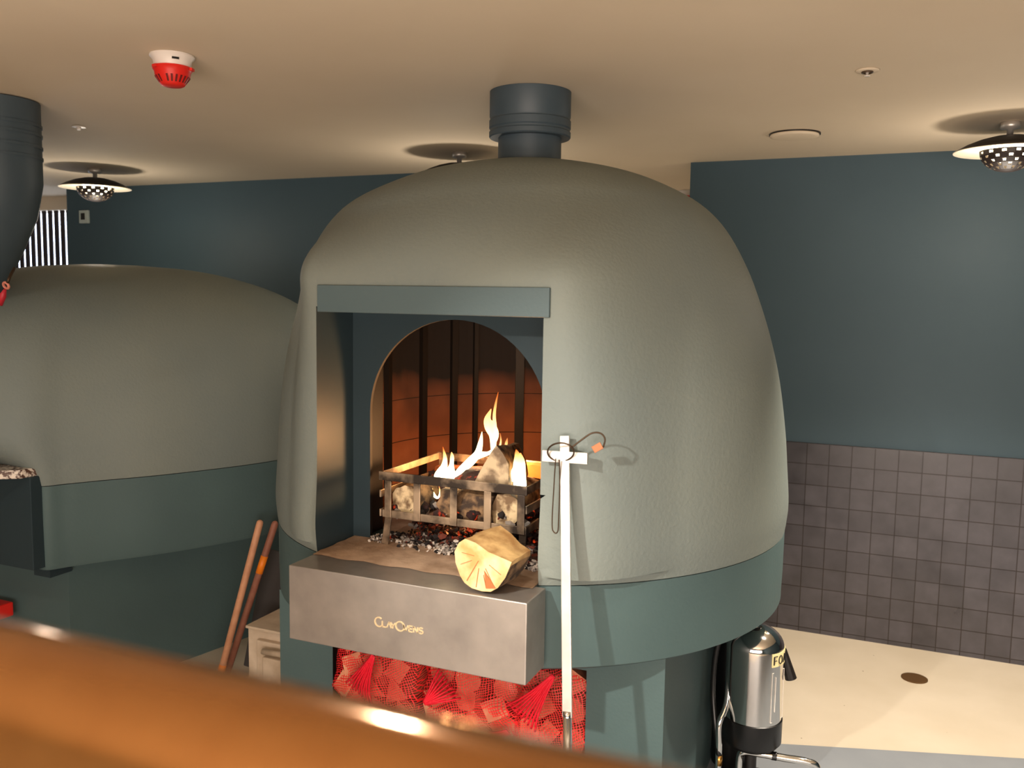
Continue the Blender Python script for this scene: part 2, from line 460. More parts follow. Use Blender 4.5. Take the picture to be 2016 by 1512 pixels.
# steel tray with lettering
bm = bmesh.new(); box(bm, -1.515, -.797, 1.98, 2.11, .73, .942, .0025)
box(bm, -1.515, -.826, 2.11, 2.30, .9405, .9425)
tray = obj('steel_tray', bm, M_steel, oven); tray['label'] = 'brushed steel box shelf in front of the mouth'
tx = -1.235
letters = []
M_gold = mat('pale_gold_lettering', '#f4dcb0', .35, .4)
glyph = bmesh.new()


def stroke(pts, th=.0034, closed=False):
    pts = [Vector((p[0], 0, p[1])) for p in pts]
    for a, b in zip(pts, pts[1:]):
        obox(glyph, Vector((a.x, 1.9792, a.z)), Vector((b.x, 1.9792, b.z)), .0016, th, up=Vector((0, 0, 1)) if abs(b.z - a.z) < abs(b.x - a.x) else Vector((1, 0, 0)))


def arc(cx, cz, rx, rz, a0, a1, n=14):
    return [(cx + rx * cos(radians(a0 + (a1 - a0) * i / n)), cz + rz * sin(radians(a0 + (a1 - a0) * i / n))) for i in range(n + 1)]


zb = .815; x = -1.235; H = .0155
stroke(arc(x + .011, zb + .011, .0105, .0125, 50, 320)); x += .020           # C
stroke([(x, zb + H), (x, zb), (x + .010, zb)], .003); x += .012               # L
stroke([(x, zb), (x + .006, zb + H), (x + .012, zb)], .003); x += .010        # A
stroke([(x, zb + H), (x + .006, zb + .007), (x + .012, zb + H)], .003); stroke([(x + .006, zb + .007), (x + .006, zb)], .003); x += .013   # Y
stroke(arc(x + .0115, zb + .0095, .0110, .0125, 0, 360, 18)); x += .020       # O
stroke([(x, zb + H), (x + .006, zb), (x + .012, zb + H)], .003); x += .0145   # V
for zz in (0, H / 2, H): stroke([(x, zb + zz), (x + .009, zb + zz)], .003)
stroke([(x, zb), (x, zb + H)], .003); x += .0125                              # E
stroke([(x, zb), (x, zb + H)], .003); stroke([(x, zb + H), (x + .010, zb)], .003); stroke([(x + .010, zb), (x + .010, zb + H)], .003); x += .0135   # N
stroke(arc(x + .005, zb + H * .75, .0048, H * .25, 30, 270, 8), .003); stroke(arc(x + .005, zb + H * .25, .0048, H * .25, 90, -150, 8), .003)      # S
for v in glyph.verts: v.co.x = -1.235 + (v.co.x + 1.235) * 1.17
let = obj('lettering', glyph, M_gold); let.parent = tray; let['label'] = 'pale gold maker lettering'
# flue pipe and collar
bm = bmesh.new(); lathe(bm, [(.0, 2.12), (.110, 2.12), (.110, 2.36), (0, 2.36)], AX - .014, AY, 64)
autosmooth(obj('flue_pipe', bm, M_pipe, oven), 40)
bm = bmesh.new(); lathe(bm, [(.100, 2.243), (.139, 2.243), (.142, 2.247), (.142, 2.262), (.139, 2.266), (.139, 2.272), (.142, 2.276), (.142, 2.300), (.139, 2.304), (.139, 2.310), (.141, 2.314), (.141, 2.399), (.0, 2.399)], AX - .014, AY, 64)
autosmooth(obj('flue_collar', bm, M_pipe, oven), 30)
# pedestal with wood store
bm = bmesh.new(); box(bm, -1.86, -.537, 2.38, 3.46, 0, .699)
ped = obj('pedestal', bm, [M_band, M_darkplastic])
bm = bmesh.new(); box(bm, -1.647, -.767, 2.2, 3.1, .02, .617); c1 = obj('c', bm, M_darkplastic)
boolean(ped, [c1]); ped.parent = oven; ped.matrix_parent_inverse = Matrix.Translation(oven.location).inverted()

# ------------------------------------------------------------------ left oven
OUT = [(-2.985, 2.375), (-2.929, 2.449), (-2.862, 2.558), (-2.754, 2.715), (-2.655, 2.898), (-2.579, 3.065), (-2.527, 3.242), (-2.505, 3.5), (-2.56, 3.85), (-2.78, 4.2), (-3.2, 4.42), (-3.75, 4.45), (-4.3, 4.25), (-4.65, 3.8), (-4.75, 3.3), (-4.65, 2.85), (-4.35, 2.58), (-3.9, 2.47), (-3.5, 2.44), (-3.15, 2.42)]
LX, LY = -3.60, 3.30
loven = thing('domed_oven', 'low wide grey domed oven at the left with elbow flue and granite shelf', 'oven', (LX, LY, 0))
OUT2 = OUT[:1] + OUT[1:15] + [(-4.68, 2.85), (-4.35, 2.48), (-3.95, 2.25), (-3.55, 2.14), (-3.22, 2.18)]
OUT2[0] = (-3.01, 2.30)
def closed(OUT):
  cl = OUT[-1:] + OUT + OUT[:2]
  ring = []
  for i in range(1, len(cl) - 2):
    a, b, c, d = [Vector((p[0], p[1], 0)) for p in cl[i-1:i+3]]
    for k in range(6):
      t = k / 6; ring.append(.5 * ((2 * b) + (c - a) * t + (2 * a - 5 * b + 4 * c - d) * t * t + (3 * b - a - 3 * c + d) * t ** 3))
  return ring
ring = closed(OUT); ring2 = closed(OUT2)


def loft(bm, prof):
    rings = []
    for s, z in prof:
        if s <= 0: rings.append([bm.verts.new((LX, LY, z))])
        else: rings.append([bm.verts.new((LX + (p.x - LX) * s, LY + (p.y - LY) * s, z)) for p in [a_.lerp(b_, sstep(.95, 1.15, z)) for a_, b_ in zip(ring, ring2)]])
    n = len(ring)
    for a, b in zip(rings, rings[1:]):
        for i in range(n):
            j = (i + 1) % n
            if len(a) == 1: bm.faces.new((a[0], b[i], b[j]))
            elif len(b) == 1: bm.faces.new((a[i], b[0], a[j]))
            else: bm.faces.new((a[i], b[i], b[j], a[j]))
    if len(rings[0]) > 1: bm.faces.new(rings[0])


bm = bmesh.new(); loft(bm, [(.97, .941), (1.0, .943)] + smoothprof([(1.003, .96), (1.006, 1.05), (.995, 1.2), (.955, 1.35), (.885, 1.5), (.79, 1.61), (.66, 1.695), (.50, 1.758), (.32, 1.80), (.12, 1.818)], 4) + [(0, 1.82)])
autosmooth(obj('dome', bm, M_body, loven), 40)
bm = bmesh.new(); loft(bm, [(.95, .605), (.99, .608), (.997, .625), (.999, .80), (.999, .94), (0, .940)])
autosmooth(obj('base_band', bm, M_band, loven), 40)
bm = bmesh.new()
f0 = bm.faces.new([bm.verts.new((x, y, .604)) for x, y in ((-4.3, 2.53), (-3.03, 2.53), (-2.68, 4.2), (-4.3, 4.2))])
r = bmesh.ops.extrude_face_region(bm, geom=[f0]); bmesh.ops.translate(bm, verts=[v for v in r['geom'] if isinstance(v, bmesh.types.BMVert)], vec=(0, 0, -.604))
obj('pedestal', bm, M_band, loven)
bm = bmesh.new(); box(bm, -3.9, -2.975, 2.33, 2.75, .622, .985, .003)
box(bm, -3.10, -3.01, 2.43, 2.532, .56, .606)
obj('opening_frame', bm, M_niche, loven)
bm = bmesh.new()
f0 = bm.faces.new([bm.verts.new(p) for p in ((-3.9, 2.20, .985), (-3.12, 2.20, .985), (-2.985, 2.30, .985), (-2.975, 2.44, .985), (-3.9, 2.44, .985))])
r = bmesh.ops.extrude_face_region(bm, geom=[f0]); bmesh.ops.translate(bm, verts=[v for v in r['geom'] if isinstance(v, bmesh.types.BMVert)], vec=(0, 0, .032))
bmesh.ops.bevel(bm, geom=list(bm.edges), offset=.004, segments=2, affect='EDGES')
obj('granite_shelf', bm, M_granite, loven)['label'] = 'speckled pale granite shelf'
# flue with elbow
FX, FY, FR = -3.155, 2.37, .165
path = [(FX, FY, 2.395), (FX, FY, 2.10), (FX - .03, FY + .005, 2.02), (FX - .13, FY + .02, 1.90), (FX - .34, FY + .06, 1.70), (FX - .5, FY + .1, 1.55)]
bm = bmesh.new(); tube(bm, path, FR, 48)
autosmooth(obj('flue_pipe', bm, M_pipe, loven), 40)
for z in (2.31, 2.275, 2.23, 2.19):
    bm = bmesh.new(); lathe(bm, [(FR - .002, z - .004), (FR + .0035, z - .005), (FR + .0035, z + .005), (FR - .002, z + .004), (FR - .002, z - .004)], FX, FY, 48, cap=False)
    obj('pipe_seam', bm, M_pipe, loven)

# ------------------------------------------------------------------ fire basket
basket = thing('fire_grate', 'heat stained steel log basket holding the burning wood', 'grate', (-1.15, 2.42, .944))
GX0, GX1, GY0, GY1 = -1.388, -.911, 2.25, 2.62


def bar(name, p0, p1, wid, thk, up=(0, 0, 1), label=None, m=None):
    b = bmesh.new(); obox(b, p0, p1, wid, thk, Vector(up), .0012)
    o = obj(name, b, m or M_grate, basket)
    if label: o['label'] = label


T = .006
for Y in (GY0, GY1):
    bar('front_rail' if Y == GY0 else 'back_rail', (GX0, Y, 1.159), (GX1, Y, 1.159), T, .026)
    bar('front_rail' if Y == GY0 else 'back_rail', (GX0 + .012, Y, 1.046), (GX1, Y, 1.046), T, .022)
for X in (GX0 + .003, GX1 - .003):
    for z in (1.159, 1.104, 1.046): bar('side_rail', (X, GY0, z), (X, GY1, z), T, .022)
for px in (764, 821, 893, 960, 1026):
    X = at(px, 980, GY0 - .006).x
    bar('upright', (X, GY0 - .006, 1.036), (X, GY0 - .006, 1.148), .022, .005, (0, 1, 0))
for X in (GX0 + .02, -1.15, GX1 - .02): bar('upright', (X, GY1 - .006, 1.036), (X, GY1 - .006, 1.15), .022, .005, (0, 1, 0))
for X in (-1.36, -1.28, -1.20, -1.12, -1.04, -.96): bar('floor_bar', (X, GY0 + .003, 1.035), (X, GY1 - .003, 1.035), .014, .006)
for X, dx in ((GX0 + .03, -.022), (GX1 - .012, -.012)):
    bar('leg', (X, GY0 + .006, 1.04), (X + dx, GY0 - .0 + .02, .946), .022, .006, (0, 1, 0))
    bar('leg', (X, GY1 - .006, 1.04), (X + dx, GY1 + .01, .944), .022, .006, (0, 1, 0))


# ------------------------------------------------------------------ logs
def half_round(bm, axis_p, direction, length, outline, seed=0, rough=.004, mi_end=1, seg=5):
    """prism with the given outline (list of (s,u)) running along direction, bumpy"""
    rnd = random.Random(seed)
    d = Vector(direction).normalized(); s = d.cross(Vector((0, 0, 1))).normalized(); u = s.cross(d)
    n = len(outline); rings = []
    for k in range(seg + 1):
        c = Vector(axis_p) + d * (length * k / seg)
        rings.append([bm.verts.new(c + s * (a + rnd.uniform(-rough, rough)) + u * (b + rnd.uniform(-rough, rough)) + d * (rnd.uniform(-rough, rough))) for a, b in outline])
    for a, b in zip(rings, rings[1:]):
        for i in range(n):
            j = (i + 1) % n; bm.faces.new((a[i], a[j], b[j], b[i])).material_index = 0
    for r_, fl in ((rings[0], 1), (rings[-1], 1)):
        cc = bm.verts.new(sum((v.co for v in r_), Vector()) / n)
        for i in range(n):
            bm.faces.new((cc, r_[i], r_[(i + 1) % n])).material_index = mi_end


def circ(r, n=18, sx=1, sz=1, ph=0): return [(r * sx * cos(2 * pi * i / n + ph), r * sz * sin(2 * pi * i / n + ph)) for i in range(n)]


def log(name, label, p, d, L, outline, mats, seed, rough=.004, seg=5, group=None):
    bm = bmesh.new(); half_round(bm, p, d, L, outline, seed, rough, 1, seg)
    o = autosmooth(obj(name, bm, mats), 42)
    tag(o, label, 'firewood', group); return o


ends = mat('dirty_end_grain', '#d2ba92', .8, noise=(30, 8, .09), col2='#6e563c', bump=(40, .3, .004))
log('log', 'round log with pale cut end at the left inside the fire basket', (-1.310, 2.275, 1.087), (.05, 1, .02), .26, circ(.046), [M_bark, ends], 1)
log('log', 'bark covered log lying crosswise behind the middle basket uprights', (-1.20, 2.305, 1.085), (1, .12, -.02), .185, circ(.046, 16, 1, 1), [M_bark, M_woodgrey], 2, .006, 8)
log('log', 'split log end leaning at the right inside the fire basket', (-.985, 2.275, 1.088), (-.12, 1, .03), .24, [(-.034, -.038), (-.010, -.050), (.018, -.048), (.038, -.026), (.042, .008), (.034, .036), (.012, .048), (-.022, .046), (-.040, .018), (-.042, -.012)], [M_bark, ends], 3)
log('split_log', 'pale wedge of split wood standing up out of the fire basket', (-1.033, 2.285, 1.178), (-.15, 1, -.12), .22, [(.046, -.040), (.050, -.0), (.043, .040), (.030, .072), (.016, .090), (.004, .093), (-.010, .074), (-.036, .022), (-.064, -.030)], [M_bark, M_woodgrey], 4, .003)
M_char = mat('glowing_charred_wood', '#2a0f0a', .8, bump=(40, .8, .01))
nt = M_char.node_tree; b_ = nt.nodes['Principled BSDF']
v = nt.nodes.new('ShaderNodeTexNoise'); v.inputs['Scale'].default_value = 34; v.inputs['Detail'].default_value = 4
tc = nt.nodes.new('ShaderNodeTexCoord'); nt.links.new(tc.outputs['Object'], v.inputs['Vector'])
r = nt.nodes.new('ShaderNodeValToRGB'); r.color_ramp.elements[0].position = .56; r.color_ramp.elements[0].color = (0, 0, 0, 1)
r.color_ramp.elements[1].position = .74; r.color_ramp.elements[1].color = hexc('#ff4a1c')
nt.links.new(v.outputs['Fac'], r.inputs['Fac']); nt.links.new(r.outputs['Color'], b_.inputs['Emission Color']); b_.inputs['Emission Strength'].default_value = 1.0
log('charred_log', 'black and red glowing log burning behind the wedge', (-1.30, 2.43, 1.10), (1, .02, .16), .27, circ(.045, 14), [M_char, M_char], 5, .008, 8)
log('charred_log', 'small flame lit block at the right back corner of the basket', (-1.09, 2.59, 1.148), (1, .0, .0), .12, [(-.02, -.02), (.02, -.02), (.02, .02), (-.02, .02)], [mat('scorched_block', '#c8803c', .8, noise=(20, 5, .3), col2='#9a5424')] * 2, 6, .002)
log('charred_log', 'orange lit log across the back of the basket beside the tall flame', (-1.36, 2.58, 1.09), (1, .0, .03), .26, circ(.05, 12), [mat('scorched_log', '#a05a30', .8, noise=(20, 5, .3), col2='#5c2c18')] * 2, 6, .006)

# chunk log on the tray: half-round quarter with radial cracks
M_chunk = mat('cracked_end_grain', '#ecd7a4', .7, noise=(16, 8, .14), col2='#c99a5e', bump=(50, .25, .004))
bm = bmesh.new()
P0 = at(958, 1118, 1.965)
ol = [(-.083, .012), (-.080, -.018), (-.066, -.048), (-.050, -.066), (-.028, -.074), (0, -.077), (.028, -.073), (.050, -.058), (.072, -.030), (.086, .002), (.090, .016), (.052, .022), (.022, .030), (-.020, .046), (-.052, .050), (-.072, .036)]
rnd = random.Random(3)
d = Vector((.16, 1, 0)).normalized(); s = d.cross(Vector((0, 0, 1))).normalized(); u = s.cross(d)
cc0 = Vector((-.930, 1.996, 1.026))
rings = []
for k in range(5):
    q = k / 4
    rr = []
    for a, b in ol:
        top = b > 0
        # towards the back the split top rises to a ridge
        bb = b * (1 + .0 * q) + (0.030 * q * max(0, 1 - abs(a) / .07) if top else 0)
        rr.append(bm.verts.new(cc0 + s * (a * (1 - .12 * q) + rnd.uniform(-.002, .002)) + u * (bb + rnd.uniform(-.0015, .0015)) + d * (.112 * q)))
    rings.append(rr)
n = len(ol)
for ra, rb in zip(rings, rings[1:]):
    for i in range(n):
        j = (i + 1) % n; f = bm.faces.new((ra[i], ra[j], rb[j], rb[i]))
        f.material_index = 1 if (ol[i][1] > 0 and ol[j][1] > 0) else 2
hub = bm.verts.new(cc0 + u * .012 - d * .004)
for i in range(n): bm.faces.new((hub, rings[0][i], rings[0][(i + 1) % n])).material_index = 0
bm.faces.new(rings[-1]).material_index = 1
chunk = obj('split_log', bm, [M_chunk, M_wood, M_bark])
tag(chunk, 'pale yellow split log chunk with cracked end resting on the steel shelf', 'firewood')
autosmooth(chunk, 30)
M_crack = mat('wood_crack', '#6b4220', .9)
bm = bmesh.new()
fo = cc0 + u * .012 - d * .0055
for ang, L0, L1, wd in ((-122, .012, .082, .0018), (-100, .03, .082, .0014), (-78, .045, .08, .0012), (178, .02, .06, .001), (205, .03, .07, .001), (-60, .03, .078, .0012), (-30, .03, .07, .0009)):
    t = radians(ang); v0 = s * cos(t) + u * sin(t)
    obox(bm, fo + v0 * L0 + d * .002, fo + v0 * L1 + d * .004, wd, .002, up=d)
a = fo + s * .012 - u * .032; tri = [a + d * .0012, a + s * .034 - u * .040 + d * .0028, a + s * .006 - u * .046 + d * .0028]
vs = [bm.verts.new(p) for p in tri]; bm.faces.new(vs); r = bmesh.ops.extrude_face_region(bm, geom=[bm.faces[-1]] if False else [f for f in bm.faces if vs[0] in f.verts]); bmesh.ops.translate(bm, verts=[v for v in r['geom'] if isinstance(v, bmesh.types.BMVert)], vec=-d * .0012)
ck = obj('cracks', bm, mat('heartwood_stain', '#b06a3c', .8)); ck.parent = chunk; ck['label'] = 'brown radial cracks and heartwood'


# ------------------------------------------------------------------ ash and embers
def pile(name, label, mats, spots, size, seed, n, cat, hmax=.02):
    rnd = random.Random(seed); bm = bmesh.new()
    for i in range(n):
        cx, cy, rx, ry, h = rnd.choice(spots)
        a = rnd.uniform(0, 2 * pi); q = math.sqrt(rnd.random())
        x, y = cx + rx * q * cos(a), cy + ry * q * sin(a)
        z = .946 + h * (1 - q) * rnd.random() + .002
        s = size * rnd.uniform(.35, 1.3)
        mt = Matrix.Translation((x, y, z)) @ Matrix.Rotation(rnd.uniform(0, 6), 4, Vector((rnd.random(), rnd.random(), rnd.random() + .1)).normalized()) @ Matrix.Diagonal((s, s * rnd.uniform(.5, 1), s * rnd.uniform(.3, .7), 1))
        g = bmesh.ops.create_icosphere(bm, subdivisions=1, radius=1, matrix=mt)
        mi = rnd.randrange(len(mats))
        for v in g['verts']:
            v.co += Vector((rnd.uniform(-1, 1), rnd.uniform(-1, 1), rnd.uniform(-1, 1))) * s * .25
        for f in {f for v in g['verts'] for f in v.link_faces}: f.material_index = mi
    o = obj(name, bm, mats); tag(o, label, cat, kind='stuff'); return o


M_ash = mat('white_ash', '#cdc2b6', .95); M_ash2 = mat('grey_ash', '#8d837b', .95); M_coal = mat('charcoal', '#1c1412', .9)
pile('embers', 'bed of dark charcoal and reddish embers under the fire basket', [M_coal, mat('brown_cinder', '#4a2c20', .9), M_char, mat('burnt_red_ember', '#6e3424', .9), M_ash2, M_coal], [(-1.10, 2.48, .26, .17, .05), (-1.0, 2.42, .16, .12, .06), (-1.25, 2.5, .16, .15, .04), (-1.18, 2.36, .24, .07, .02), (-.92, 2.36, .06, .14, .03)], .011, 11, 1500, 'embers')
pile('ash', 'white and grey ash flakes scattered at the front of the hearth', [M_ash, M_ash2, M_ash, M_coal], [(-1.16, 2.30, .05, .03, .02), (-1.17, 2.27, .04, .03, .01), (-.87, 2.24, .035, .03, .02), (-1.42, 2.31, .04, .05, .015), (-1.25, 2.33, .17, .05, .01), (-.86, 2.30, .02, .03, .02), (-1.2, 2.28, .26, .04, .004), (-1.16, 2.31, .06, .025, .03), (-.87, 2.235, .035, .02, .03)], .0062, 12, 650, 'ash')

# coals held in the basket
rnd = random.Random(21); bm = bmesh.new()
for i in range(230):
    x, y = rnd.uniform(GX0 + .03, GX1 - .03), rnd.uniform(GY0 + .02, GY1 - .03)
    s = rnd.uniform(.008, .018); z = 1.042 + rnd.random() * .035
    g = bmesh.ops.create_icosphere(bm, subdivisions=1, radius=s, matrix=Matrix.Translation((x, y, z)))
    mi = rnd.choice((0, 0, 1, 2))
    for v in g['verts']: v.co += Vector((rnd.uniform(-1, 1), rnd.uniform(-1, 1), rnd.uniform(-1, 1))) * s * .3
    for f in {f for v in g['verts'] for f in v.link_faces}: f.material_index = mi
tag(obj('coals', bm, [M_char, M_coal, M_ash2]), 'red glowing coals in the bottom of the fire basket', 'embers', kind='stuff')


# ------------------------------------------------------------------ flames
def mat_flame(name, zlo, zhi, strength, tipalpha=.25):
    m = bpy.data.materials.new(name); m.use_nodes = True; nt = m.node_tree
    for n in list(nt.nodes): nt.nodes.remove(n)
    out = nt.nodes.new('ShaderNodeOutputMaterial'); em = nt.nodes.new('ShaderNodeEmission'); tr = nt.nodes.new('ShaderNodeBsdfTransparent'); mx = nt.nodes.new('ShaderNodeMixShader')
    tc = nt.nodes.new('ShaderNodeTexCoord'); sep = nt.nodes.new('ShaderNodeSeparateXYZ'); nt.links.new(tc.outputs['Object'], sep.inputs[0])
    mr = nt.nodes.new('ShaderNodeMapRange'); mr.inputs['From Min'].default_value = zlo; mr.inputs['From Max'].default_value = zhi
    nt.links.new(sep.outputs['Z'], mr.inputs['Value'])
    n = nt.nodes.new('ShaderNodeTexNoise'); n.inputs['Scale'].default_value = 22; n.inputs['Detail'].default_value = 3
    mp = nt.nodes.new('ShaderNodeMapping'); mp.inputs['Scale'].default_value = (1, 1, .25); nt.links.new(tc.outputs['Object'], mp.inputs[0]); nt.links.new(mp.outputs[0], n.inputs['Vector'])
    ad = nt.nodes.new('ShaderNodeMath'); ad.operation = 'MULTIPLY_ADD'; ad.inputs[1].default_value = .35
    nt.links.new(n.outputs['Fac'], ad.inputs[0]); nt.links.new(mr.outputs['Result'], ad.inputs[2])
    sb = nt.nodes.new('ShaderNodeMath'); sb.operation = 'SUBTRACT'; sb.inputs[1].default_value = .175; nt.links.new(ad.outputs[0], sb.inputs[0])
    cr = nt.nodes.new('ShaderNodeValToRGB'); e = cr.color_ramp.elements
    e[0].position = 0; e[0].color = hexc('#fff2cc'); e[1].position = 1; e[1].color = hexc('#ff7a2a')
    k = e.new(.55); k.color = hexc('#ffd88a')
    nt.links.new(sb.outputs[0], cr.inputs['Fac']); nt.links.new(cr.outputs['Color'], em.inputs['Color'])
    st = nt.nodes.new('ShaderNodeMapRange'); st.inputs['To Min'].default_value = strength; st.inputs['To Max'].default_value = strength * .22
    nt.links.new(sb.outputs[0], st.inputs['Value']); nt.links.new(st.outputs['Result'], em.inputs['Strength'])
    al = nt.nodes.new('ShaderNodeMapRange'); al.inputs['From Min'].default_value = .45; al.inputs['To Min'].default_value = .95; al.inputs['To Max'].default_value = tipalpha
    nt.links.new(sb.outputs[0], al.inputs['Value']); nt.links.new(al.outputs['Result'], mx.inputs[0])
    nt.links.new(tr.outputs[0], mx.inputs[1]); nt.links.new(em.outputs[0], mx.inputs[2]); nt.links.new(mx.outputs[0], out.inputs[0])
    return m


def flame(label, strands, strength=11, tipalpha=.3):
    """strands: lists of (px, py, Y, radius)"""
    bm = bmesh.new(); zs = []
    for st in strands:
        pts = spline([at(x, y, Y) for x, y, Y, r in st], 5)
        rad = [p.x for p in spline([(r, 0, 0) for x, y, Y, r in st], 5)]
        zs += [p.z for p in pts]
        tube(bm, pts, .01, 10, radii=[max(.0008, r * 1.25) for r in rad], flat=.6)
    o = obj('flame', bm, mat_flame('flame_gas', min(zs), max(zs), strength, tipalpha), None, True)
    tag(o, label, 'flame', 'flames of the log fire'); return o


flame('left flame with two short tips above the basket rail', [
    [(872, 950, 2.33, .010), (871, 934, 2.33, .020), (875, 915, 2.34, .012), (876, 900, 2.34, .007), (872, 880, 2.34, .001)],
    [(884, 948, 2.33, .010), (886, 935, 2.33, .017), (889, 915, 2.34, .007), (890, 900, 2.34, .006), (889, 890, 2.34, .001)],
    [(858, 945, 2.33, .005), (862, 936, 2.33, .013), (868, 925, 2.33, .011), (872, 916, 2.33, .005)]])
flame('tallest flame licking up from the middle of the fire', [
    [(893, 938, 2.40, .006), (908, 925, 2.42, .013), (925, 910, 2.44, .016), (940, 893, 2.45, .013), (946, 872, 2.46, .009), (949, 850, 2.46, .001)],
    [(928, 905, 2.45, .010), (945, 896, 2.46, .013), (962, 892, 2.47, .007), (975, 880, 2.47, .003)],
    [(970, 905, 2.46, .004), (970, 878, 2.46, .006), (972, 855, 2.46, .014), (964, 838, 2.46, .015), (960, 825, 2.46, .009), (967, 805, 2.46, .001)],
    [(973, 885, 2.47, .006), (975, 850, 2.47, .007), (973, 820, 2.47, .006), (976, 795, 2.47, .004), (981, 772, 2.47, .001)]], 7, .35)
flame('thin flame beside the wedge of split wood', [
    [(1004, 915, 2.42, .002), (1002, 898, 2.42, .003), (996, 882, 2.42, .004), (997, 872, 2.42, .005), (999, 862, 2.42, .001)],
    [(984, 880, 2.44, .004), (986, 868, 2.44, .003), (985, 853, 2.44, .001)]], 5, .3)
flame('broad flame at the right end of the basket', [
    [(1022, 955, 2.33, .014), (1022, 930, 2.33, .016), (1022, 908, 2.33, .014), (1018, 893, 2.33, .006), (1016, 885, 2.33, .001)],
    [(1031, 957, 2.33, .010), (1029, 935, 2.33, .011), (1028, 910, 2.33, .010), (1024, 892, 2.33, .003)],
    [(1001, 955, 2.33, .010), (1006, 940, 2.33, .010), (1012, 920, 2.33, .004), (1013, 905, 2.33, .001)]])
flame('low flame inside the basket behind the left uprights', [
    [(850, 962, 2.36, .004), (855, 975, 2.36, .005), (862, 980, 2.36, .004), (866, 970, 2.36, .003), (864, 955, 2.36, .001)]], 5, .4)
pl = bpy.data.lights.new('fire_glow', 'POINT'); pl.energy = 19; pl.color = (1, .50, .20); pl.shadow_soft_size = .06
po = bpy.data.objects.new('fire_glow', pl); C.objects.link(po); po.location = (-1.13, 2.56, 1.20)

# ------------------------------------------------------------------ cross-headed tool leaning on the oven
tool = thing('oven_tool', 'long flat steel bar tool with cross head leaning on the oven front', 'tool', (-.70, 1.99, 0))
pt, pb = at(1112, 858, 2.10), at(1117, 1412, 2.0)
d = (pb - pt).normalized()
bm = bmesh.new(); obox(bm, pt, pb, .0245, .008, up=Vector((0, -1, .08)), bev=.001)
obj('shaft', bm, M_steel_pol, tool)
foot = pb + d * ((pb.z) / -d.z * .995)
bm = bmesh.new(); tube(bm, [pb - d * .015, pb, pb + d * .03, foot], .0115, 16); obj('round_handle', bm, M_chrome, tool, True)
pc = at(1112, 900, 2.093)
bm = bmesh.new(); sx = Vector((1, .02, .02)).normalized()
obox(bm, pc - sx * .060, pc + sx * .060, .0285, .009, up=Vector((0, -1, .08)), bev=.001); obj('cross_bar', bm, M_steel_pol, tool)
# wire skewer hook hung on it
hook = bmesh.new()
loop = [at(1104 + 26 * cos(t), 890 + 18 * sin(t), 2.078 + .012 * sin(t)) for t in [2 * pi * k / 24 for k in range(24)]]
tube(hook, loop, .0022, 8, closed=True)
arm = spline([at(1124, 882, 2.075), at(1145, 866, 2.08), at(1165, 853, 2.085), at(1182, 853, 2.09), at(1191, 864, 2.09), at(1188, 880, 2.09)], 6)
tube(hook, arm, .0022, 8)
wl = spline([at(1094, 903, 2.075), at(1091, 950, 2.08), at(1087, 1030, 2.085), at(1091, 1048, 2.085), at(1098, 1046, 2.085), at(1100, 1020, 2.085), at(1102, 950, 2.08), at(1101, 905, 2.075)], 6)
tube(hook, wl, .0017, 8)
hk = tag(obj('wire_hook', hook, M_iron, None, True), 'rusty wire hook and loop hanging over the cross bar', 'hook')
bm = bmesh.new(); c_ = at(1177, 882, 2.088)
obox(bm, c_ + Vector((-.012, 0, -.006)), c_ + Vector((.010, 0, .008)), .004, .018, up=Vector((-.4, 0, 1)), bev=.001)
tgo = obj('tag', bm, mat('copper_tag', '#b0704e', .5, .6)); tgo.parent = hk; tgo['label'] = 'small copper coloured tag on the hook end'


